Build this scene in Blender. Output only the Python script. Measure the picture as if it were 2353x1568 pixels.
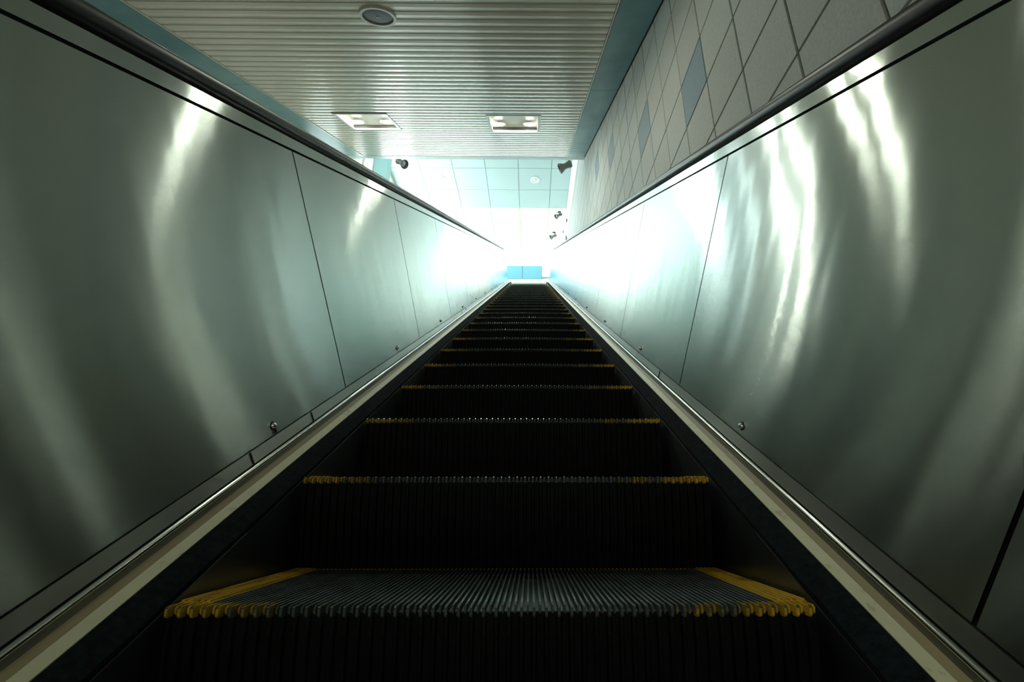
import bpy, bmesh, math, random
from mathutils import Vector, Matrix
random.seed(7)
for o in list(bpy.data.objects): bpy.data.objects.remove(o)
SC = bpy.context.scene
COL = SC.collection
# ------------------------------------------------------------------ camera
IW, IH = 2353.0, 1568.0
F_PX, PITCH, YAW, ROLL, PCX, PCY = 1022.127, .3169, -.0073, -.0006, 1226.478, 821.808
cam_d = bpy.data.cameras.new('camera'); cam = bpy.data.objects.new('camera', cam_d); COL.objects.link(cam)
cam_d.sensor_fit = 'HORIZONTAL'; cam_d.sensor_width = 36.0; cam_d.lens = F_PX/IW*36.0
cam_d.shift_x = (IW/2-PCX)/IW; cam_d.shift_y = (PCY-IH/2)/IW
cam_d.clip_start = .02; cam_d.clip_end = 200
_f = Vector((-math.sin(YAW)*math.cos(PITCH), math.cos(YAW)*math.cos(PITCH), math.sin(PITCH)))
_r = Vector((math.cos(YAW), math.sin(YAW), 0)); _u = _r.cross(_f)
_r2 = math.cos(ROLL)*_r+math.sin(ROLL)*_u; _u2 = -math.sin(ROLL)*_r+math.cos(ROLL)*_u
cam.matrix_world = Matrix(((_r2.x, _u2.x, -_f.x, 0), (_r2.y, _u2.y, -_f.y, 0), (_r2.z, _u2.z, -_f.z, 0), (0, 0, 0, 1)))
SC.camera = cam
SC.view_settings.view_transform = 'Standard'; SC.view_settings.look = 'None'
SC.view_settings.gamma = 1.0; SC.view_settings.exposure = 0.3; SC.view_settings.use_curve_mapping = False
# ------------------------------------------------------------------ world (dim station air behind the camera)
wd = bpy.data.worlds.new('World'); SC.world = wd; wd.use_nodes = True
wd.node_tree.nodes['Background'].inputs[0].default_value = (.20, .32, .30, 1)
wd.node_tree.nodes['Background'].inputs[1].default_value = .02
# light levels
P_PANEL = 2.6       # glow given to the far hall ceiling panels to light the hall
P_WINDOW = 7.0
P_LAMP = 170.0       # recessed lamps in the sloping ceiling

PHI = math.radians(30); CO, SI = math.cos(PHI), math.sin(PHI)
XC = -.062                      # escalator axis
def IP(x, s, n): return Vector((x, s*CO-n*SI, s*SI+n*CO))   # incline frame -> world
NN = -.5624                     # nosing line
PITCH_S = .4619

# ------------------------------------------------------------------ materials
def mat(name, col, rough=.5, metal=0., **k):
    m = bpy.data.materials.new(name); m.use_nodes = True
    b = m.node_tree.nodes['Principled BSDF']
    b.inputs['Base Color'].default_value = (*col, 1); b.inputs['Roughness'].default_value = rough
    b.inputs['Metallic'].default_value = metal
    for a, v in k.items(): b.inputs[a.replace('_', ' ')].default_value = v
    return m
def nd(m, t, **k):
    n = m.node_tree.nodes.new(t)
    for a, v in k.items(): setattr(n, a, v)
    return n
def lk(m, a, b): m.node_tree.links.new(a, b)
def noise(m, scale, vec_scale=(1, 1, 1), detail=3, rough=.5, rot=None):
    tc = nd(m, 'ShaderNodeTexCoord'); mp = nd(m, 'ShaderNodeMapping')
    src = tc.outputs['Object']
    if rot is not None:
        r0 = nd(m, 'ShaderNodeMapping'); r0.inputs['Rotation'].default_value = rot
        lk(m, src, r0.inputs[0]); src = r0.outputs[0]
    mp.inputs['Scale'].default_value = vec_scale
    n = nd(m, 'ShaderNodeTexNoise'); n.inputs['Scale'].default_value = scale
    n.inputs['Detail'].default_value = detail; n.inputs['Roughness'].default_value = rough
    lk(m, src, mp.inputs[0]); lk(m, mp.outputs[0], n.inputs['Vector'])
    return n.outputs['Fac']
def ramp(m, fac, stops):
    r = nd(m, 'ShaderNodeValToRGB'); e = r.color_ramp.elements
    while len(e) < len(stops): e.new(.5)
    for i, (p, c) in enumerate(stops): e[i].position = p; e[i].color = (*c, 1)
    lk(m, fac, r.inputs[0]); return r.outputs[0]
def bump(m, h, strength, dist, prev=None):
    b = nd(m, 'ShaderNodeBump'); b.inputs['Strength'].default_value = strength; b.inputs['Distance'].default_value = dist
    lk(m, h, b.inputs['Height'])
    if prev: lk(m, prev, b.inputs['Normal'])
    return b.outputs[0]
def bsdf(m): return m.node_tree.nodes['Principled BSDF']

def brushed(name, col, rough, aniso, wavy=.0, brush=.6):
    m = mat(name, col, rough, 1.0); b = bsdf(m)
    b.inputs['Anisotropic'].default_value = aniso
    t = nd(m, 'ShaderNodeCombineXYZ'); t.inputs[0].default_value = 0; t.inputs[1].default_value = -SI; t.inputs[2].default_value = CO
    lk(m, t.outputs[0], b.inputs['Tangent'])
    rotx = (-PHI, 0, 0)
    big = noise(m, 1.6, (1, 1, .5), 3, .55, rotx)
    c = ramp(m, big, [(.3, tuple(x*.88 for x in col)), (.7, col)])
    lk(m, c, b.inputs['Base Color'])
    mr = nd(m, 'ShaderNodeMapRange'); mr.inputs[3].default_value = rough*.85; mr.inputs[4].default_value = rough*1.2
    lk(m, big, mr.inputs[0]); lk(m, mr.outputs[0], b.inputs['Roughness'])
    # hairline grooves along the incline: each tips the normal across the brushing direction
    fine = noise(m, 20000, (1, .3, 1), 0, .5, rotx)
    if wavy:
        w = noise(m, 2.6, (1, 1.9, .35), 2, .5, rotx)
        n = bump(m, w, wavy, .02)
    else:
        n = nd(m, 'ShaderNodeNewGeometry').outputs['Normal']
    sb = nd(m, 'ShaderNodeMath', operation='SUBTRACT'); lk(m, fine, sb.inputs[0]); sb.inputs[1].default_value = .5
    ml = nd(m, 'ShaderNodeMath', operation='MULTIPLY'); lk(m, sb.outputs[0], ml.inputs[0]); ml.inputs[1].default_value = brush
    vs = nd(m, 'ShaderNodeVectorMath', operation='SCALE'); lk(m, t.outputs[0], vs.inputs[0]); lk(m, ml.outputs[0], vs.inputs['Scale'])
    va = nd(m, 'ShaderNodeVectorMath', operation='ADD'); lk(m, n, va.inputs[0]); lk(m, vs.outputs[0], va.inputs[1])
    vn = nd(m, 'ShaderNodeVectorMath', operation='NORMALIZE'); lk(m, va.outputs[0], vn.inputs[0])
    lk(m, vn.outputs[0], b.inputs['Normal'])
    return m
M = {}
M['panel'] = brushed('brushed_stainless', (.57, .62, .59), .14, 1., .075, 1.4)
M['trim'] = brushed('satin_stainless_trim', (.60, .61, .58), .28, .9)
M['skirt'] = brushed('skirt_stainless', (.38, .43, .45), .30, .5)
M['chrome'] = mat('chrome_bead', (.75, .77, .74), .18, 1.)
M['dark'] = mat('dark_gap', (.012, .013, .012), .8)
M['rubber'] = mat('black_rubber', (.008, .010, .011), .40, 0, Coat_Weight=.06, Coat_Roughness=.2)
M['tan'] = mat('tan_plastic', (.42, .34, .18), .45)
def cream():
    m = mat('cream_plastic', (.62, .58, .38), .38)
    f = noise(m, 40, (1, .25, 1), 5, .65)
    c = ramp(m, f, [(.30, (.50, .46, .28)), (.40, (.76, .73, .48)), (.9, (.82, .79, .54))])
    lk(m, c, bsdf(m).inputs['Base Color']); return m
M['cream'] = cream()
def brushm():
    m = mat('black_bristles', (.014, .019, .020), .95, 0, Specular_IOR_Level=.15)
    f = noise(m, 90, (.6, 1, .2), 4, .7); lk(m, bump(m, f, .5, .006), bsdf(m).inputs['Normal'])
    c = ramp(m, f, [(.35, (.003, .005, .007)), (.7, (.011, .018, .022))]); lk(m, c, bsdf(m).inputs['Base Color'])
    return m
M['brush'] = brushm()
def stepm(name, c0, c1, rough):
    m = mat(name, c1, rough, .75)
    f = noise(m, 30, (1, .4, 1), 4, .6)
    lk(m, ramp(m, f, [(.3, c0), (.7, c1)]), bsdf(m).inputs['Base Color']); return m
M['tread'] = stepm('ribbed_aluminium', (.14, .17, .175), (.30, .35, .35), .40)
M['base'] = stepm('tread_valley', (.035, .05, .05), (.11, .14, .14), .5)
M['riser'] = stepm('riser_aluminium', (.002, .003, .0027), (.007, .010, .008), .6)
M['tip'] = mat('worn_metal_tip', (.62, .68, .66), .25, 1.)
def yellow_worn(off=0.):
    m = mat('worn_yellow_paint', (.5, .3, .02), .5); b = bsdf(m)
    tc = nd(m, 'ShaderNodeTexCoord'); sp = nd(m, 'ShaderNodeSeparateXYZ'); lk(m, tc.outputs['Object'], sp.inputs[0])
    ab = nd(m, 'ShaderNodeMath', operation='ABSOLUTE'); lk(m, sp.outputs[0], ab.inputs[0])
    mr = nd(m, 'ShaderNodeMapRange'); mr.inputs[1].default_value = .2; mr.inputs[2].default_value = .5
    mr.inputs[3].default_value = -.24-off; mr.inputs[4].default_value = .14-off
    lk(m, ab.outputs[0], mr.inputs[0])
    f = noise(m, 16, (1, 1, 1), 4, .7)
    ad = nd(m, 'ShaderNodeMath', operation='ADD'); lk(m, f, ad.inputs[0]); lk(m, mr.outputs[0], ad.inputs[1])
    c = ramp(m, ad.outputs[0], [(.44, (.06, .08, .075)), (.52, (.30, .19, .02)), (.8, (.78, .47, .02))])
    lk(m, c, b.inputs['Base Color']); return m
M['yworn'] = yellow_worn()
M['ymore'] = yellow_worn(.12)
def yellow():
    m = mat('yellow_plastic', (.62, .36, .015), .5)
    f = noise(m, 25, (2, .4, 1), 5, .7)
    lk(m, ramp(m, f, [(.32, (.22, .13, .015)), (.5, (.70, .41, .015)), (.8, (.80, .48, .02))]), bsdf(m).inputs['Base Color'])
    return m
M['yellow'] = yellow()
def slat():
    m = mat('cream_metal_slats', (.74, .71, .60), .27, 0, Coat_Weight=.5, Coat_Roughness=.12)
    f = noise(m, 1.3, (1, 1, 1), 4, .6)
    lk(m, ramp(m, f, [(.3, (.70, .67, .56)), (.7, (.78, .75, .65))]), bsdf(m).inputs['Base Color']); return m
M['slat'] = slat()
M['groove'] = mat('slat_groove', (.10, .085, .06), .7)
def bluesoffit():
    m = mat('blue_soffit_paint', (.16, .36, .40), .3, 0)
    f = noise(m, 1.1, (1.3, 1, 1), 5, .6)
    lk(m, ramp(m, f, [(.32, (.06, .24, .29)), (.6, (.18, .40, .44))]), bsdf(m).inputs['Base Color']); return m
M['soffit'] = bluesoffit()
TP, TY, TZ = .3785, 1.351, 1.773
def tilem(name, base, var):
    m = mat(name, base, .62)
    tc = nd(m, 'ShaderNodeTexCoord'); sub = nd(m, 'ShaderNodeVectorMath', operation='SUBTRACT'); sub.inputs[1].default_value = (0, TY, TZ)
    div = nd(m, 'ShaderNodeVectorMath', operation='DIVIDE'); div.inputs[1].default_value = (9, TP, TP)
    fl = nd(m, 'ShaderNodeVectorMath', operation='FLOOR'); wn = nd(m, 'ShaderNodeTexWhiteNoise')
    lk(m, tc.outputs['Object'], sub.inputs[0]); lk(m, sub.outputs[0], div.inputs[0]); lk(m, div.outputs[0], fl.inputs[0]); lk(m, fl.outputs[0], wn.inputs[0])
    c = ramp(m, wn.outputs['Value'], [(0, tuple(x*(1-var) for x in base)), (.5, base), (1, (base[0]*(1-var*.6), base[1], base[2]*(1+var*.3)))])
    f = noise(m, 130, (1, 1, .5), 3, .7)
    mx = nd(m, 'ShaderNodeMix', data_type='RGBA', blend_type='MULTIPLY'); mx.inputs['Factor'].default_value = .55
    g = ramp(m, f, [(.3, (.72, .72, .72)), (.7, (1.08, 1.08, 1.08))])
    lk(m, c, mx.inputs[6]); lk(m, g, mx.inputs[7]); lk(m, mx.outputs[2], bsdf(m).inputs['Base Color'])
    lk(m, bump(m, f, .3, .002), bsdf(m).inputs['Normal']); return m
M['tile'] = tilem('granite_tile', (.60, .60, .56), .10)
M['bluetile'] = tilem('blue_granite_tile', (.28, .37, .42), .04)
M['grout'] = mat('dark_grout', (.03, .032, .028), .8)
M['white'] = mat('white_paint', (.80, .82, .80), .4)
M['hall'] = mat('hall_ceiling_panel', (.46, .58, .58), .4)
M['gridline'] = mat('ceiling_joint', (.42, .46, .36), .6)
M['creamwall'] = mat('cream_wall', (.72, .70, .60), .5)
M['bluewall'] = mat('blue_wall_panel', (.085, .27, .38), .4)
M['bluecol'] = mat('pale_blue_column', (.38, .62, .62), .4)
M['floor'] = mat('grey_floor', (.35, .35, .33), .5)
M['fixwhite'] = mat('fixture_white', (.78, .78, .72), .35)
M['grille'] = mat('speaker_grille', (.05, .06, .065), .5, .3)
M['spot'] = mat('dark_spotlight', (.10, .095, .085), .4, .4)
M['lens'] = mat('spot_lens', (.35, .36, .34), .15, .6)
def emis(name, col, st):
    m = mat(name, col, .5); b = bsdf(m)
    b.inputs['Emission Color'].default_value = (*col, 1); b.inputs['Emission Strength'].default_value = st; return m
for _i, _k in enumerate((2.0, 1.0, .15, .5, .8, .8)): M['lamp_%d' % _i] = emis('lamp_glow_%d' % _i, (.95, 1., .84), P_LAMP*_k)   # strength per fixture, tuned to the streaks on the side panels
M['lumi'] = emis('luminous_panel', (.86, 1., .96), P_PANEL)
M['fill_glow'] = emis('added_fill_glow', (.85, 1., 1.), 1.8)  # glow of the unseen pane added on the left wall
M['window'] = emis('daylit_pane', (.85, 1., 1.), P_WINDOW)

# ------------------------------------------------------------------ helpers
def box(bm, c, h, ax=None, mi=0):
    """box centre c, half sizes h, axes ax (3 vectors)"""
    ax = ax or (Vector((1, 0, 0)), Vector((0, 1, 0)), Vector((0, 0, 1)))
    c = Vector(c); v = []
    for i in (-1, 1):
        for j in (-1, 1):
            for k in (-1, 1): v.append(bm.verts.new(c+ax[0]*h[0]*i+ax[1]*h[1]*j+ax[2]*h[2]*k))
    for f in ((0, 1, 3, 2), (4, 6, 7, 5), (0, 4, 5, 1), (2, 3, 7, 6), (0, 2, 6, 4), (1, 5, 7, 3)):
        q = bm.faces.new([v[i] for i in f]); q.material_index = mi
IAX = (Vector((1, 0, 0)), Vector((0, CO, SI)), Vector((0, -SI, CO)))
def ibox(bm, x0, x1, s0, s1, n0, n1, mi=0):
    box(bm, IP((x0+x1)/2, (s0+s1)/2, (n0+n1)/2), ((x1-x0)/2, (s1-s0)/2, (n1-n0)/2), IAX, mi)
def wbox(bm, x0, x1, y0, y1, z0, z1, mi=0):
    box(bm, ((x0+x1)/2, (y0+y1)/2, (z0+z1)/2), ((x1-x0)/2, (y1-y0)/2, (z1-z0)/2), None, mi)
def obj(name, bm, mats, parent=None, smooth=False, origin=None, bevel=0):
    bmesh.ops.recalc_face_normals(bm, faces=bm.faces[:])
    if bevel: bmesh.ops.bevel(bm, geom=bm.edges[:], offset=bevel, segments=2, affect='EDGES', profile=.5)
    me = bpy.data.meshes.new(name); bm.to_mesh(me); bm.free()
    if origin is not None: me.transform(Matrix.Translation(-Vector(origin)))
    for m in (mats if isinstance(mats, (list, tuple)) else [mats]): me.materials.append(M[m])
    if smooth:
        for p in me.polygons: p.use_smooth = True
    o = bpy.data.objects.new(name, me); COL.objects.link(o)
    if origin is not None: o.location = origin
    if parent is not None:
        o.parent = parent
        o.location = Vector(origin if origin is not None else (0, 0, 0))-_wl(parent)
    return o
def _wl(o):
    v = Vector(o.location)
    while o.parent: o = o.parent; v += Vector(o.location)
    return v
def thing(name, label, cat, loc=(0, 0, 0), group=None):
    o = bpy.data.objects.new(name, None); COL.objects.link(o); o.location = loc; o.empty_display_size = .1
    tag(o, label, cat, group); return o
def tag(o, label, cat, group=None, kind=None):
    o['label'] = label; o['category'] = cat
    if group: o['group'] = group
    if kind: o['kind'] = kind
    return o
def struct(name, bm, mats, label=None, cat=None, **k):
    o = obj(name, bm, mats, **k); o['kind'] = 'structure'
    if label: o['label'] = label
    if cat: o['category'] = cat
    return o
def NB(): return bmesh.new()

# path of the escalator: straight incline, short bend, horizontal run
S_A = -1.6; S_B = 14.15; R_B = 1.1
def frames(sa, sb=None, tail=.7, ds=.8):
    """list of (origin at nosing line level n=0 in world (y,z), up-angle) ; sb=None -> through bend and landing"""
    out = []
    se = S_B if sb is None else min(sb, S_B)
    n = max(1, int((se-sa)/ds))
    for i in range(n+1):
        s = sa+(se-sa)*i/n; out.append((Vector((0, s*CO, s*SI)), PHI))
    if sb is None:
        # bend about a centre below the nosing line
        nc = NN-R_B; cen = Vector((0, S_B*CO-nc*SI, S_B*SI+nc*CO))
        for i in range(1, 11):
            a = PHI*(1-i/10.); up = Vector((0, -math.sin(a), math.cos(a)))
            out.append((cen+up*(-nc), a))
        o, a = out[-1]
        out.append((o+Vector((0, tail, 0)), 0.))
    return out
def sweep(bm, side, prof, fr, closed=True, mi=0, cap=True):
    """prof: (u,n) list; x = XC+side*u"""
    rows = []
    for o, a in fr:
        up = Vector((0, -math.sin(a), math.cos(a)))
        rows.append([bm.verts.new(Vector((XC+side*u, o.y, o.z))+up*n) for u, n in prof])
    m = len(prof); rng = range(m if closed else m-1)
    for r0, r1 in zip(rows, rows[1:]):
        for i in rng:
            j = (i+1) % m
            f = bm.faces.new((r0[i], r0[j], r1[j], r1[i])); f.material_index = mi
    if cap and closed:
        bm.faces.new(rows[0]).material_index = mi; bm.faces.new(rows[-1][::-1]).material_index = mi
def strip(p0, p1, th):
    """thin closed profile between two (u,n) points, thickness outward (away from the axis)"""
    (u0, n0), (u1, n1) = p0, p1; d = math.hypot(u1-u0, n1-n0); ou, on = (n1-n0)/d*th, -(u1-u0)/d*th
    return [(u0, n0), (u1, n1), (u1+ou, n1+on), (u0+ou, n0+on)]

# ------------------------------------------------------------------ escalator sides
PT, PB = (.763, .383), (.649, -.466)
def lerp(a, b, t): return (a[0]+(b[0]-a[0])*t, a[1]+(b[1]-a[1])*t)
def seg_frames(s0, s1): return [(Vector((0, s*CO, s*SI)), PHI) for s in (s0, (s0+s1)/2, s1)]
def balustrade(side, seams, name_side):
    lab = {-1: 'brushed stainless balustrade along the left of the dark steps', 1: 'brushed stainless balustrade on the right, below the stone tiled wall'}[side]
    root = thing('escalator_balustrade', lab, 'escalator side', IP(XC+side*.70, 0, -.46), 'the two escalator sides')
    def part(nm, mats, bm, **k): return obj(nm, bm, mats, parent=root, **k)
    # backing
    bm = NB(); sweep(bm, side, strip((PT[0]+.010, PT[1]+.006), (PB[0]+.006, PB[1]-.01), -.03), frames(S_A)); part('backing', 'dark', bm)
    # side panels
    edges = [S_A]+list(seams); g = .0035
    panels = []
    for i in range(len(edges)):
        s0 = edges[i]+(g if i else 0)
        bm = NB(); prof = strip(lerp(PB, PT, .001), lerp(PB, PT, .995), .0035)
        if i+1 < len(edges): sweep(bm, side, prof, seg_frames(s0, edges[i+1]-g))
        else: sweep(bm, side, prof, frames(s0, None, .65))
        panels.append(part('side_panel', 'panel', bm))
    # top trim between panel and handrail
    bm = NB(); sweep(bm, side, strip((PT[0]+.0010, PT[1]+.0045), (.7690, .425), .02), frames(S_A)); part('top_trim', 'panel', bm)
    # sloping deck band under the panel
    bm = NB(); sweep(bm, side, [(.6475, -.4685), (.6415, -.500), (.655, -.505), (.668, -.470)], frames(S_A)); band = part('deck_band', 'trim', bm)
    for s in [1.054+3.5*k for k in range(4)]+[1.372+3.5*k for k in range(4)] if side < 0 else [1.95+3.5*k for k in range(4)]:
        bm = NB(); sweep(bm, side, strip((.6469, -.4690), (.6409, -.5000), .002), seg_frames(s, s+.0025)); obj('joint_line', bm, 'dark', parent=band)
    bm = NB(); sweep(bm, side, strip((.652, -.500), (.652, -.512), .006), frames(S_A)); part('groove', 'dark', bm)
    # round chrome bead and the flat below it
    bead = [(.6395+.0065*math.cos(t), -.5095+.0065*math.sin(t)) for t in [i*math.pi/6 for i in range(12)]]
    bm = NB(); sweep(bm, side, bead, frames(S_A)); part('bead', 'chrome', bm, smooth=True)
    bm = NB(); sweep(bm, side, strip((.637, -.529), (.637, -.509), .006), frames(S_A)); part('inner_trim', 'trim', bm)
    bm = NB(); sweep(bm, side, strip((.628, -.539), (.6368, -.5288), .006), frames(S_A)); part('tan_strip', 'tan', bm)
    # cream strip, slightly wavy like aged plastic
    fr = frames(S_A, None, .5, .12); bm = NB()
    sweep(bm, side, [(.628, -.5393), (.6125, -.5515), (.6135, -.560), (.630, -.560)], fr); part('cream_strip', 'cream', bm)
    # bristle brush
    fr = frames(S_A, S_B-.05, 0, .05)
    bm = NB(); rows = []
    for o, a in fr:
        up = Vector((0, -math.sin(a), math.cos(a))); j = random.uniform(-.0012, .0012)
        rows.append([bm.verts.new(Vector((XC+side*u, o.y, o.z))+up*n) for u, n in ((.613, -.5535), (.590, -.558+j), (.5655+j, -.573+j), (.569, -.582), (.613, -.572))])
    for r0, r1 in zip(rows, rows[1:]):
        for i in range(5): bm.faces.new((r0[i], r0[(i+1) % 5], r1[(i+1) % 5], r1[i]))
    bm.faces.new(rows[0]); bm.faces.new(rows[-1][::-1])
    part('brush_strip', 'brush', bm)
    # skirt
    bm = NB(); sweep(bm, side, strip((.562, -.86), (.562, -.583), .004), frames(S_A, S_B)); part('skirt_panel', 'skirt', bm)
    bm = NB(); sweep(bm, side, [(.640, -.56), (.640, -.90), (.569, -.90), (.569, -.60), (.60, -.575)], frames(S_A, S_B)); part('truss', 'dark', bm)
    # outer cover from under the handrail to the floor side
    bm = NB(); sweep(bm, side, strip((.84, -.9), (.84, .36), .01) , frames(S_A)); sweep(bm, side, strip((.785, .355), (.85, .355), .01), frames(S_A)); part('outer_cladding', 'trim', bm)
    # bolts
    for k in range(12):
        s = 1.172+1.172*k
        n0 = -.4405; t = (n0-PB[1])/(PT[1]-PB[1]); u0 = lerp(PB, PT, t)[0]
        c = IP(XC+side*u0, s, n0); inward = (IAX[0]*(-side)*.991+IAX[2]*.133).normalized()
        e1 = IAX[1]; e2 = inward.cross(e1).normalized()
        def dome(r, h, off, seg=12):
            b = NB(); prev = None
            for j in range(5):
                a = j/4*math.pi/2; rr, hh = r*math.cos(a), h*math.sin(a)+off
                ring = [b.verts.new(c+inward*hh+(e1*math.cos(q)+e2*math.sin(q))*max(rr, 1e-5)) for q in [2*math.pi*i/seg for i in range(seg)]]
                if prev:
                    for i in range(seg): b.faces.new((prev[i], prev[(i+1) % seg], ring[(i+1) % seg], ring[i]))
                prev = ring
            return b
        w = obj('bolt', dome(.0125, .0012, .0002), 'dark', parent=panels[min(k+(1 if side > 0 else 0), len(panels)-1)] if False else root, origin=c)
        obj('bolt_head', dome(.0085, .010, .001), 'chrome', parent=w, smooth=True, origin=c)
        if side < 0 and k == 0:
            b = NB(); box(b, c+e2*(-.016 if (e2.z > 0) else .016)+inward*.002, (.0065, .0065, .0015), (e1, e2, inward)); 
            obj('metal_tab', b, 'chrome', parent=w, origin=c)
    return root
LSEAM = [.49]+[1.655+1.163*k for k in range(11)]
RSEAM = [.50]+[1.69+1.185*k for k in range(11)]
bal_l = balustrade(-1, LSEAM, 'left'); bal_r = balustrade(1, RSEAM, 'right')

def handrail(side, label):
    prof = []
    cu, cn = .814, .462
    lean = math.radians(7.6)
    for i in range(28):
        t = 2*math.pi*i/28
        a, b = .042*math.copysign(abs(math.cos(t))**.8, math.cos(t)), .028*math.copysign(abs(math.sin(t))**.85, math.sin(t))
        prof.append((cu+a+b*.13, cn+b-a*.13))
    # the moving belt follows the incline, bends at the landing and drops round the newel
    fr = frames(S_A, None, .55, .5)
    bm = NB(); sweep(bm, side, prof, fr)
    o = obj('handrail', bm, 'rubber', smooth=True, origin=IP(XC+side*.80, 0, .45))
    tag(o, label, 'handrail', 'escalator handrails'); return o
handrail(-1, 'black rubber handrail running up on the left side of the escalator')
handrail(1, 'black rubber handrail running up on the right, in front of the tiled wall')

# low partition cap seen just over the left handrail
t = thing('partition', 'low partition with a grey metal cap just beyond the left handrail', 'partition', IP(XC-.96, 0, -.5))
bm = NB(); sweep(bm, -1, [(.925, -.9), (.975, -.9), (.975, .53), (.925, .53)], frames(S_A, S_B)); obj('partition_body', bm, 'creamwall', parent=t)
for k in range(12):
    s0 = -1.6+1.3*k
    bm = NB(); sweep(bm, -1, [(.918, .53), (.922, .545), (.982, .545), (.986, .53)], seg_frames(s0, s0+1.294)); obj('cap', bm, 'trim', parent=t)

# ------------------------------------------------------------------ steps
SW = .547; NCL = 104; CP = 2*SW/NCL
Y_BACK = .445
def build_step():
    root = bpy.data.objects.new('escalator_step', None); COL.objects.link(root); root.empty_display_size = .1
    def part(nm, m, bm, **k):
        o = obj(nm, bm, m, **k); o.parent = root; return o
    SWI = SW-.055
    # tread base plate + cleats behind the front strip
    bm = NB(); wbox(bm, -SW, SW, .0125, Y_BACK, -.016, -.0105, 1)
    for i in range(NCL):
        x = -SW+CP*(i+.5)
        if abs(x) > SWI: continue
        wbox(bm, x-.0019, x+.0019, .030, Y_BACK-.012, -.0107, 0., 0)
    part('tread', ['tread', 'base'], bm)
    # front strip: painted ends of the cleats with the hanging teeth
    bm = NB(); bt = NB()
    for i in range(NCL):
        x = -SW+CP*(i+.5); lng = i % 2 == 0; w = .0023 if lng else .0017; y0 = -.006 if lng else .001
        zb = -.017 if lng else -.014
        pr = [(y0+.004, 0), (y0, -.004), (y0+.001, zb+.003), (y0+.004, zb), (.012, zb), (.0125, -.0107), (.0298, -.0107), (.0298, 0)]
        a = [bm.verts.new((x-w, y, z)) for y, z in pr]; b = [bm.verts.new((x+w, y, z)) for y, z in pr]
        bm.faces.new(a); bm.faces.new(b[::-1])
        for j in range(8): bm.faces.new((a[j], a[(j+1) % 8], b[(j+1) % 8], b[j]))
        if lng: box(bt, (x, y0+.0010, -.0018), (w*.75, .0018, .0016), (Vector((1, 0, 0)), Vector((0, .707, .707)), Vector((0, -.707, .707))))
    part('front_edge', 'yworn', bm); part('worn_tips', 'tip', bt)
    # rear painted line
    bm = NB()
    for i in range(NCL):
        x = -SW+CP*(i+.5); wbox(bm, x-.0019, x+.0019, Y_BACK-.0118, Y_BACK, -.0107, .0004)
    part('rear_edge', 'yellow', bm)
    # yellow side strips (ribbed, slightly proud)
    for sg in (-1, 1):
        bm = NB(); wbox(bm, min(sg*SW, sg*SWI), max(sg*SW, sg*SWI), .030, Y_BACK-.012, -.0105, .0005)
        for k in range(5):
            x = sg*(SWI+.0055+.011*k); wbox(bm, x-.003, x+.003, .0302, Y_BACK-.0122, .0005, .004)
        part('side_strip', 'yellow', bm)
    # riser: curved plate with vertical ribs
    def ry(z): q = (-z)/.231; return .047*q*q*.6+.047*q*.4
    bm = NB(); zz = [-.012-.232*i/10 for i in range(11)]
    front = [[bm.verts.new((x, ry(z)+.008, z)) for z in zz] for x in (-SW, SW)]
    back = [[bm.verts.new((x, ry(z)+.014, z)) for z in zz] for x in (-SW, SW)]
    for i in range(10):
        bm.faces.new((front[0][i], front[0][i+1], front[1][i+1], front[1][i])); bm.faces.new((back[0][i], back[1][i], back[1][i+1], back[0][i+1]))
        for e in (0, 1): bm.faces.new((front[e][i], back[e][i], back[e][i+1], front[e][i+1]))
    for i in range(0, NCL, 2):
        x = -SW+CP*(i+.5)
        zr = [-.018-.224*j/8 for j in range(9)]
        for j in range(8):
            w0, w1 = (.0052, .0052); z0, z1 = zr[j], zr[j+1]
            d0 = .0065 if j else .004
            v = [bm.verts.new(p) for p in ((x-w0, ry(z0)+.008, z0), (x-.0025, ry(z0)+.008-d0, z0), (x+.0025, ry(z0)+.008-d0, z0), (x+w0, ry(z0)+.008, z0),
                                            (x-w1, ry(z1)+.008, z1), (x-.0025, ry(z1)+.0015, z1), (x+.0025, ry(z1)+.0015, z1), (x+w1, ry(z1)+.008, z1))]
            for a in range(3): bm.faces.new((v[a], v[a+1], v[a+5], v[a+4]))
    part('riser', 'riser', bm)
    for sg in (-1, 1):
        bm = NB(); wbox(bm, sg*(SW-.012)-.006, sg*(SW-.012)+.006, .08, Y_BACK-.02, -.20, -.022); part('step_frame', 'dark', bm)
    return root
proto = build_step()
ORD = ['nearest', 'second', 'third', 'fourth', 'fifth', 'sixth', 'seventh', 'eighth', 'ninth', 'tenth', 'eleventh', 'twelfth', 'thirteenth', 'fourteenth', 'fifteenth',
       'sixteenth', 'seventeenth', 'eighteenth', 'nineteenth', 'twentieth', 'twenty-first', 'twenty-second', 'twenty-third', 'twenty-fourth', 'twenty-fifth', 'twenty-sixth', 'twenty-seventh', 'twenty-eighth', 'twenty-ninth', 'thirtieth']
Y0, Z0 = .8417, -.1635
NST = 30
for k in range(NST):
    if k == 0: r = proto
    else:
        r = proto.copy(); COL.objects.link(r)
        for ch in list(proto.children):
            c = ch.copy(); COL.objects.link(c); c.parent = r
            if k > 6 and ch.name.startswith('front_edge'): c.material_slots[0].link = 'OBJECT'; c.material_slots[0].material = M['ymore']
    drop = 0 if k < 25 else .010*(k-24)
    r.location = (XC, Y0+k*.4, Z0+k*.23095-drop)
    if k == 0: lb = 'nearest dark escalator step, its ribbed tread framed in worn yellow paint'
    elif k == NST-1: lb = 'topmost dark escalator step, touching the silver comb bar at the landing'
    else: lb = '%s dark escalator step counting up from the nearest one, seen as a ribbed riser' % ORD[k]
    tag(r, lb, 'escalator step', 'dark escalator steps with yellow edges')
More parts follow.
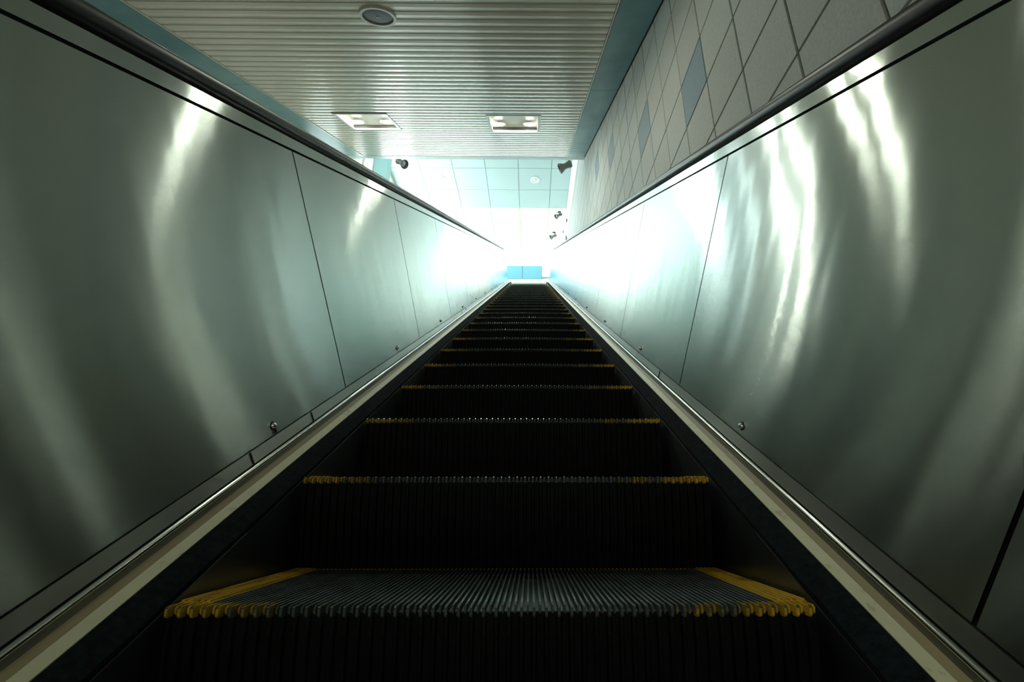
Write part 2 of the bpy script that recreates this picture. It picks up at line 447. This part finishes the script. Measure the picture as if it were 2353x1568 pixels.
# comb bar and landing plate at the top
s_e = S_B+.02
yE, zE = Y0+NST*.4-.07, Z0+NST*.23095-.06
t = thing('comb_plate', 'silver comb bar and landing plate across the top of the escalator', 'comb plate', (XC, yE, zE-.05))
bm = NB(); wbox(bm, XC-.56, XC+.56, yE, yE+.12, zE-.055, zE); obj('comb_bar', bm, 'chrome', parent=t, bevel=.004)
bm = NB(); wbox(bm, XC-.56, XC+.56, yE+.122, yE+1.4, zE-.055, zE-.004); obj('landing_plate', bm, 'trim', parent=t)
bm = NB()
for i in range(52): x = XC-SW+CP*(2*i+1); wbox(bm, x-.003, x+.003, yE-.02, yE, zE-.05, zE-.012)
obj('teeth', bm, 'cream', parent=t)
for sg in (-1, 1):
    bm = NB(); wbox(bm, XC+sg*.578-.018, XC+sg*.578+.018, yE-.02, yE+.06, zE-.05, zE+.03); obj('end_cap', bm, 'rubber', parent=t, bevel=.008)

# ------------------------------------------------------------------ sloping ceiling
CN = 2.15; CX0, CX1 = -3.405, .724
FIX = [(-2.91, -2.11, 7.11, 7.91), (-.67, .146, 7.15, 7.99), (-2.91, -2.11, 3.45, 4.05), (-.67, .146, 3.45, 4.05), (-2.91, -2.11, -3.1, -2.5), (-.67, .146, -3.1, -2.5)]  # last pair is unseen, added behind the viewer to light the near steps
SP = .1265
bm = NB()
def slat_piece(x0, x1, s0, s1):
    w = s1-s0
    pr = [(.012, .014), (.0125, .003), (.017, .0), (w*.5, -.0022), (w-.017, 0.), (w-.0125, .003), (w-.012, .014)]
    a = [bm.verts.new(IP(x0, s0+p, CN+q)) for p, q in pr]; b = [bm.verts.new(IP(x1, s0+p, CN+q)) for p, q in pr]
    for j in range(6): bm.faces.new((a[j], b[j], b[j+1], a[j+1]))
    # narrow strip between the two dark lines
    ibox(bm, x0, x1, s0-.0055, s0+.0055, CN+.003, CN+.010)
k0 = int((-4.1-4.276)/SP); s = 4.276+k0*SP
while s < 9.70:
    s1 = s+SP
    cuts = []
    for (x0, x1, a, b) in FIX:
        if s+.5*SP > a and s+.5*SP < b: cuts.append((x0, x1))
    cuts.sort(); x = CX0
    for a, b in cuts: slat_piece(x, a, s, s1); x = b
    slat_piece(x, CX1, s, s1)
    s = s1
S_END = s
struct('ceiling', bm, 'slat', 'sloping ceiling of narrow cream metal slats above the escalator', 'ceiling')
bm = NB(); 
# backing split round the fixtures
def backing(x0, x1, a, b):
    if b-a > .01 and x1-x0 > .01: ibox(bm, x0, x1, a, b, CN+.0145, CN+.03)
rows = [(-4.2, -3.1), (-3.1, -2.5), (-2.5, 3.45), (3.45, 4.05), (4.05, 7.11), (7.11, 7.99), (7.99, S_END)]
for a, b in rows:
    m_ = (a+b)/2; cs = sorted((x0, x1) for (x0, x1, p, q) in FIX if p < m_ < q); x = CX0
    for p, q in cs: backing(x, p, a, b); x = q
    backing(x, CX1, a, b)
struct('ceiling_groove_backing', bm, 'groove').name = 'trim_1'
# blue soffit bands on both sides, end strip
def soffit(idx, x0, x1, joints, label):
    bm = NB(); e = [-4.2]+joints+[S_END]
    for a, b in zip(e, e[1:]): ibox(bm, x0, x1, a+.004, b-.004, CN-.004, CN+.016)
    ibox(bm, x0, x1, -4.2, S_END, CN+.0162, CN+.04, 1)
    struct('trim_%d' % idx, bm, ['soffit', 'dark'], label, 'trim')
soffit(2, CX1+.022, 1.085, [.1, 3.14, 6.16, 9.30], 'blue soffit band between the slatted ceiling and the right tiled wall')
soffit(3, -4.38, CX0-.022, [.1, 3.1, 6.04, 9.10], 'blue soffit band along the left edge of the slatted ceiling')
bm = NB(); ibox(bm, CX1+.003, CX1+.016, -4.2, S_END, CN-.01, CN+.02); struct('trim_4', bm, 'slat')
bm = NB(); ibox(bm, CX0-.016, CX0-.003, -4.2, S_END, CN-.01, CN+.02); struct('trim_5', bm, 'slat')
bm = NB(); ibox(bm, -4.38, 1.10, S_END+.002, S_END+.26, CN-.003, CN+.03); struct('trim_6', bm, 'hall', 'pale strip closing the upper end of the sloping ceiling', 'trim')
# bulkhead above the end of the sloping ceiling, up to the hall ceiling
HZ = 10.4
pe = IP(0, S_END+.2, CN+.03)
bm = NB(); wbox(bm, -4.7, 1.32, pe.y-.35, pe.y-.15, pe.z+.02, HZ+.3); struct('wall_bulkhead', bm, 'white')
bm = NB(); ibox(bm, -4.45, 1.2, -4.2, S_END+.1, CN+.22, CN+.30); struct('ceiling_slab', bm, 'dark')

# ------------------------------------------------------------------ fixtures
def ring(bm, c, r0, r1, z0, z1, ax, seg=32, mi=0):
    """annulus r0<r1 between heights z0 (low) and z1"""
    e1, e2, e3 = ax; vs = []
    for (r, z) in ((r0, z1), (r0, z0), (r1, z0), (r1, z1)):
        vs.append([bm.verts.new(c+e3*z+(e1*math.cos(q)+e2*math.sin(q))*r) for q in [2*math.pi*i/seg for i in range(seg)]])
    for a in range(4):
        A, B = vs[a], vs[(a+1) % 4]
        for i in range(seg): bm.faces.new((A[i], A[(i+1) % seg], B[(i+1) % seg], B[i])).material_index = mi
def disc(bm, c, r, z, ax, seg=32, mi=0, dome=0):
    e1, e2, e3 = ax; n = 5 if dome else 1; prev = None
    for j in range(n+1):
        a = math.pi/2*(1-j/n) if dome else 0
        rr = r*math.sin(a) if dome else (r if j == 0 else 0); zz = z+(dome*math.cos(a) if dome else 0)
        rg = [bm.verts.new(c+e3*zz+(e1*math.cos(q)+e2*math.sin(q))*max(rr, 1e-4)) for q in [2*math.pi*i/seg for i in range(seg)]]
        if prev:
            for i in range(seg): bm.faces.new((prev[i], prev[(i+1) % seg], rg[(i+1) % seg], rg[i])).material_index = mi
        prev = rg
    bm.faces.new(prev).material_index = mi
FLAB = ['square recessed twin lamp fixture at the left of the slatted ceiling', 'square recessed twin lamp fixture right of centre in the slatted ceiling',
        'recessed twin lamp fixture out of view above, left row', 'recessed twin lamp fixture out of view above, right row',
        'unseen twin lamp fixture added behind the viewer to light the steps, left row', 'unseen twin lamp fixture added behind the viewer to light the steps, right row']
for fi, ((x0, x1, a, b), lb) in enumerate(zip(FIX, FLAB)):
    cx, cs = (x0+x1)/2, (a+b)/2
    t = thing('recessed_light', lb, 'ceiling light', IP(cx, cs, CN), 'twin lamp fixtures in the sloping ceiling')
    bm = NB()
    for (p, q, r, w) in ((x0, x1, a, a+.03), (x0, x1, b-.03, b), (x0, x0+.045, a+.03, b-.03), (x1-.045, x1, a+.03, b-.03)):
        ibox(bm, p, q, r, w, CN-.008, CN+.012)
    obj('frame', bm, 'fixwhite', parent=t)
    bm = NB()
    for (p, q, r, w) in ((x0, x1, a, a+.02), (x0, x0+.02, a+.02, b-.02), (x1-.02, x1, a+.02, b-.02)):
        ibox(bm, p, q, r, w, CN+.012, CN+.06)
    obj('recess_side', bm, 'fixwhite', parent=t)
    bm = NB(); ibox(bm, x0, x1, a, b-.03, CN+.06, CN+.07); obj('recess_plate', bm, 'fixwhite', parent=t)
    bm = NB(); ibox(bm, x0+.02, x1-.02, b-.032, b, CN+.012, CN+.09); obj('recess_wall_shade', bm, 'dark', parent=t)  # black colour stands in for shade on the recess's far wall
    for lx in (x0+.15, x1-.17):
        c = IP(lx, b-.235, CN+.06)
        bm = NB(); ring(bm, c, .085, .108, -.014, .0, IAX); lr = obj('lamp_ring', bm, 'fixwhite', parent=t, origin=c)
        bm = NB(); disc(bm, c, .08, -.010, IAX, dome=-.02); obj('bulb', bm, 'lamp_%d' % fi, parent=lr, smooth=True, origin=c)
# speaker
c = IP(-1.355, 4.475, CN)
t = thing('ceiling_speaker', 'round ceiling speaker with dark grille near the top of the slatted ceiling', 'speaker', c)
bm = NB(); ring(bm, c, .132, .157, -.020, .004, IAX, 48); obj('speaker_rim', bm, 'fixwhite', parent=t, smooth=False, origin=c)
bm = NB(); disc(bm, c, .133, -.010, IAX, 48, dome=-.006); g = obj('grille', bm, 'grille', parent=t, origin=c)
gm = M['grille']; v = nd(gm, 'ShaderNodeTexVoronoi'); v.inputs['Scale'].default_value = 130; tc = nd(gm, 'ShaderNodeTexCoord'); lk(gm, tc.outputs['Object'], v.inputs['Vector'])
lk(gm, ramp(gm, v.outputs['Distance'], [(.25, (.012, .014, .015)), (.5, (.09, .10, .11))]), bsdf(gm).inputs['Base Color'])
bm = NB()
for q in (-.006, .006): box(bm, c+IAX[2]*(-.0175)+IAX[0]*q+IAX[1]*q*.4, (.004, .009, .001), IAX)
obj('emblem', bm, 'white', parent=t, origin=c)

# ------------------------------------------------------------------ right tiled wall
WX = 1.105; TOPZ = 7.62
BLUE = {(2, 2), (5, 4), (9, 7), (12, 9)}
bm = NB(); zmx = TOPZ
jmin, jmax = -12, 40
for j in range(jmin, jmax):
    for k in range(-12, 16):
        y0, z0 = TY+TP*j, TZ+TP*k; y1, z1 = y0+TP, z0+TP
        ym, zm = (y0+y1)/2, (z0+z1)/2
        n = -ym*SI+zm*CO
        if n > CN+.35 or n < -1.4 or y1 > 15.5: continue
        z1 = min(z1, zmx)
        if z1-z0 < .02: continue
        g = .0035; c = bm.verts
        d = .004
        ia = [c.new((WX, y, z)) for y, z in ((y0+g+d, z0+g+d), (y1-g-d, z0+g+d), (y1-g-d, z1-g-d), (y0+g+d, z1-g-d))]
        ob = [c.new((WX+d, y, z)) for y, z in ((y0+g, z0+g), (y1-g, z0+g), (y1-g, z1-g), (y0+g, z1-g))]
        og = [c.new((WX+.014, y, z)) for y, z in ((y0+g, z0+g), (y1-g, z0+g), (y1-g, z1-g), (y0+g, z1-g))]
        mi = 1 if (j, k) in BLUE else 0
        bm.faces.new(ia).material_index = mi
        for i in range(4):
            bm.faces.new((ia[i], ia[(i+1) % 4], ob[(i+1) % 4], ob[i])).material_index = mi
            bm.faces.new((ob[i], ob[(i+1) % 4], og[(i+1) % 4], og[i])).material_index = mi
y0, y1 = TY+TP*jmin, 15.5
v = [bm.verts.new(p) for p in ((WX+.012, y0, -4.), (WX+.012, y1, -4.), (WX+.012, y1, TOPZ), (WX+.012, y0, TOPZ))]
bm.faces.new(v).material_index = 2
wall_r = struct('wall_right', bm, ['tile', 'bluetile', 'grout'], 'right wall of square stone tiles with a few blue ones', 'wall')
bm = NB(); wbox(bm, WX+.013, WX+.25, y0, y1, -4., TOPZ-.0); struct('wall_right_core', bm, 'grout').name = 'wall_right_core'
bm = NB(); wbox(bm, WX-.004, WX+.30, 8.0, 15.5, TOPZ+.002, TOPZ+.03); struct('trim_7', bm, 'gridline')

# ------------------------------------------------------------------ upper hall
ZL = zE-.01
FY = 16.9; HX0, HX1 = -4.66, 1.32
bm = NB()
wbox(bm, XC+.87, HX1+.0, yE, FY, ZL-.2, ZL); wbox(bm, HX0, XC-.87, yE, FY, ZL-.2, ZL); wbox(bm, XC-.87, XC+.87, yE+1.42, FY, ZL-.2, ZL)
struct('floor', bm, 'floor')
# ceiling cells with joints
xs = [-4.655, -3.63, -2.55, -1.487, -.416, .686, 1.318]; xs = [HX0, -3.63, -2.55, -1.487, -.416, .67, HX1]
ys = [7.2, 8.9, 9.95, 11.89-.9, 12.0, 12.93, 13.86, 14.79, 15.72, 16.65, FY]
ys = [7.2, 8.3, 9.25, 10.2-.0, 11.15, 11.88, 12.93, 13.86, 14.79, 15.72, 16.65, FY]
ys = [7.3, 8.15, 9.0, 9.85, 10.85, 11.88, 12.93, 13.95, 14.95, 15.95, FY]
bm = NB(); LUM = []
for i, (a, b) in enumerate(zip(xs, xs[1:])):
    for j, (p, q) in enumerate(zip(ys, ys[1:])):
        if p >= 13.9: LUM.append((a, b, p, q)); continue
        wbox(bm, a+.008, b-.008, p+.008, q-.008, HZ, HZ+.02)
struct('ceiling_hall', bm, 'hall', 'pale blue panelled ceiling of the upper hall', 'ceiling')
bm = NB(); wbox(bm, HX0, HX1, 7.3, FY, HZ+.021, HZ+.08); struct('ceiling_joint_backing', bm, 'gridline').name = 'trim_8'
for (a, b, p, q) in LUM:  # these panels get an added glow as the hall's main light
    bm = NB(); wbox(bm, a+.03, b-.03, p+.03, q-.03, HZ-.004, HZ+.015)
    o = obj('ceiling_glow_panel', bm, 'lumi', origin=((a+b)/2, (p+q)/2, HZ))
    tag(o, 'panel in the far part of the hall ceiling, given its own glow to light the hall', 'ceiling light', 'luminous panels in the hall ceiling')
# walls of the hall
bm = NB(); wbox(bm, HX0, HX1, FY, FY+.2, ZL-.2, 9.05); wbox(bm, HX0, HX1, FY, FY+.2, 9.66, HZ+.1); wbox(bm, HX0, HX1, FY+.05, FY+.2, 9.05, 9.66); struct('wall_back', bm, 'white')
bm = NB(); wbox(bm, HX1, HX1+.2, 7.2, FY+.2, TOPZ, HZ+.1); struct('wall_right_hall', bm, 'white')
bm = NB(); wbox(bm, HX0-.2, HX0, 5.6, FY+.2, 3.0, HZ+.1); struct('wall_left', bm, 'creamwall')
# blue band on the back wall
for (a, b) in ((-2.12, -.37), (-.345, .46)):
    bm = NB(); wbox(bm, a, b, FY-.03, FY+.05, 9.05, 9.66)
    o = obj('wall_panel', bm, 'bluewall', origin=((a+b)/2, FY, 9.05))
    lb = {-3.6: 'blue wall panel hidden behind the left balustrade end at the landing', -2.12: 'left one of the two blue wall panels above the top of the steps', -.345: 'right one of the two blue wall panels above the top of the steps'}[a]
    tag(o, lb, 'wall panel', 'blue panels on the far wall')
t = thing('wall_cabinet', 'small white box on the far wall, right of the blue panels', 'cabinet', (.68, FY, 9.05))
bm = NB(); wbox(bm, .47, .95, FY-.12, FY, 9.12, 9.75); obj('cabinet_body', bm, 'white', parent=t)
bm = NB(); wbox(bm, .52, .90, FY-.13, FY-.12, 9.18, 9.70); obj('cabinet_door', bm, 'creamwall', parent=t)
# column
t = thing('column', 'pale blue square column left of the hall ceiling', 'column', (-4.13, 10.1, 4.7))
bm = NB(); wbox(bm, -4.30, -3.93, 9.95, 10.25, 4.7, HZ); obj('shaft', bm, 'bluecol', parent=t)
bm = NB(); wbox(bm, -4.335, -4.302, 9.93, 10.27, 4.7, HZ); obj('edge_trim', bm, 'creamwall', parent=t)
# added fill pane first, then the window on the left of the hall
bm = NB(); wbox(bm, HX0, HX0+.02, 6.9, 9.4, 6.3, 9.9); struct('fill_pane', bm, 'fill_glow', 'unseen glowing pane on the left wall, added to light the tiled wall', 'window')  # out of view, added to brighten the tiled wall opposite
bm = NB()
for y in (6.86, 8.12, 9.38): wbox(bm, HX0, HX0+.05, y, y+.05, 6.25, 9.95)
struct('trim_10', bm, 'creamwall')  # bars over the added pane
bm = NB(); wbox(bm, HX0, HX0+.02, 10.08, 16.4, 7.7, 10.1); struct('window_1', bm, 'window', 'bright daylit window on the left side of the upper hall', 'window')
bm = NB()
for y in (10.04, 12.38, 14.38, 16.38): wbox(bm, HX0, HX0+.05, y, y+.05, 7.65, 10.15)
wbox(bm, HX0, HX0+.05, 10.04, 16.43, 7.62, 7.70); wbox(bm, HX0, HX0+.05, 10.04, 16.43, 10.10, 10.18)
struct('trim_9', bm, 'creamwall')

# downlights in the hall ceiling
for (rx, ry_), lb in (((-.293, 1.189), 'left one of two round downlights in the hall ceiling'), ((.013, 1.194), 'right one of two round downlights in the hall ceiling')):
    c = Vector((rx*HZ, ry_*HZ, HZ)); AX = (Vector((1, 0, 0)), Vector((0, 1, 0)), Vector((0, 0, 1)))
    t = thing('downlight', lb, 'ceiling light', c, 'round downlights in the hall ceiling')
    bm = NB(); ring(bm, c, .105, .155, -.015, .004, AX); obj('rim', bm, 'white', parent=t, origin=c)
    bm = NB(); disc(bm, c, .105, -.004, AX); rf = obj('reflector', bm, 'fixwhite', parent=t, origin=c)
    bm = NB(); disc(bm, c+Vector((.01, 0, 0)), .05, -.008, AX, dome=-.02); obj('bulb', bm, 'creamwall', parent=t, smooth=True, origin=c)
# spotlights: base at b, head centre h, aim d
def spotlight(base, head, aim, L, label):
    base, head, aim = Vector(base), Vector(head), Vector(aim).normalized()
    t = thing('spotlight', label, 'spotlight', base, 'spotlights near the right and left of the hall')
    e1 = aim.cross(Vector((0, 0, 1))).normalized(); e2 = aim.cross(e1)
    AX = (Vector((1, 0, 0)), Vector((0, 1, 0)), Vector((0, 0, 1)))
    bm = NB(); disc(bm, base, .07, -.02, AX, 20); ring(bm, base, .001, .07, -.02, 0, AX, 20); obj('mount', bm, 'white', parent=t, origin=base)
    bm = NB(); d = head-base; l = d.length; d.normalize(); a1 = d.orthogonal().normalized(); ring(bm, base, .001, .014, .01, l, (a1, d.cross(a1), d), 10); obj('stem', bm, 'fixwhite', parent=t, origin=base)
    bm = NB(); prev = None
    for (z, r) in ((-.5, .02), (-.5, .26), (-.42, .30), (-.1, .22), (.1, .24), (.42, .40), (.5, .41), (.5, .37), (.30, .30)):
        rg = [bm.verts.new(head+aim*z*L+(e1*math.cos(q)+e2*math.sin(q))*r*L) for q in [2*math.pi*i/24 for i in range(24)]]
        if prev:
            for i in range(24): bm.faces.new((prev[i], prev[(i+1) % 24], rg[(i+1) % 24], rg[i]))
        prev = rg
    hd = obj('lamp_head', bm, 'spot', parent=t, smooth=True, origin=head)
    bm = NB(); disc(bm, head, .30*L, .32*L, (e1, e2, aim), 24, dome=.03*L); obj('lens', bm, 'lens', parent=hd, smooth=True, origin=head)
def ray(px, py, Y):
    d = _f*F_PX+_r2*(px-PCX)-_u2*(py-PCY); return d*(Y/d.y)
AIM = (-.75, -.25, -.6)
h = ray(922, 374, 9.4); spotlight((h.x-.12, h.y, HZ), h, (.75, -.25, -.6), .29, 'dark spotlight at the left, under the end of the slatted ceiling')
h = ray(1299, 382, 9.4); spotlight((h.x+.1, h.y, HZ), h, (-.9, .15, -.4), .33, 'dark spotlight at the right, under the end of the slatted ceiling')
h = ray(1283.5, 495, HZ/.735); spotlight((h.x+.03, h.y, HZ), h, (-.8, -.1, -.6), .26, 'dark spotlight hanging on a stem, upper of two near the right wall')
h = ray(1271.5, 543, HZ/.672); spotlight((h.x+.03, h.y, HZ), h, (-.85, -.1, -.5), .26, 'dark spotlight hanging on a stem, lower of two near the right wall')
# small dark boxes on the right hall wall
for px, py, hh, lb in ((1301.5, 549, .20, 'small brown box on the right wall just above the handrail'), (1302.5, 507, .09, 'tiny dark bracket high on the right wall of the hall'), (1294, 531, .13, 'thin dark sign edge on the right wall beyond the spotlights')):
    d = ray(px, py, 1.); p = d*(1.30/d.x)
    if p.y > 16.5: p = d*(16.4)
    bm = NB(); wbox(bm, p.x-.03, p.x+.01, p.y-.05, p.y+.05, p.z-hh/2, p.z+hh/2)
    o = obj('wall_box', bm, 'spot', origin=p); tag(o, lb, 'wall box')

# ------------------------------------------------------------------ lower surroundings
bm = NB(); wbox(bm, -4.6, -4.4, -6, 7.4, -4., 8.); struct('wall_left_lower', bm, 'tile')
bm = NB(); ibox(bm, -4.4, XC-.985, -1.6, 13.6, -1.0, -.7); struct('floor_slope', bm, 'floor')
bm = NB(); wbox(bm, -4.4, 1.105, -6, -1.0, -1.75, -1.55); struct('floor_lower', bm, 'floor')
bm = NB(); ibox(bm, XC-.56, XC+.56, -1.6, 14.0, -1.0, -.96); struct('floor_pit', bm, 'dark')
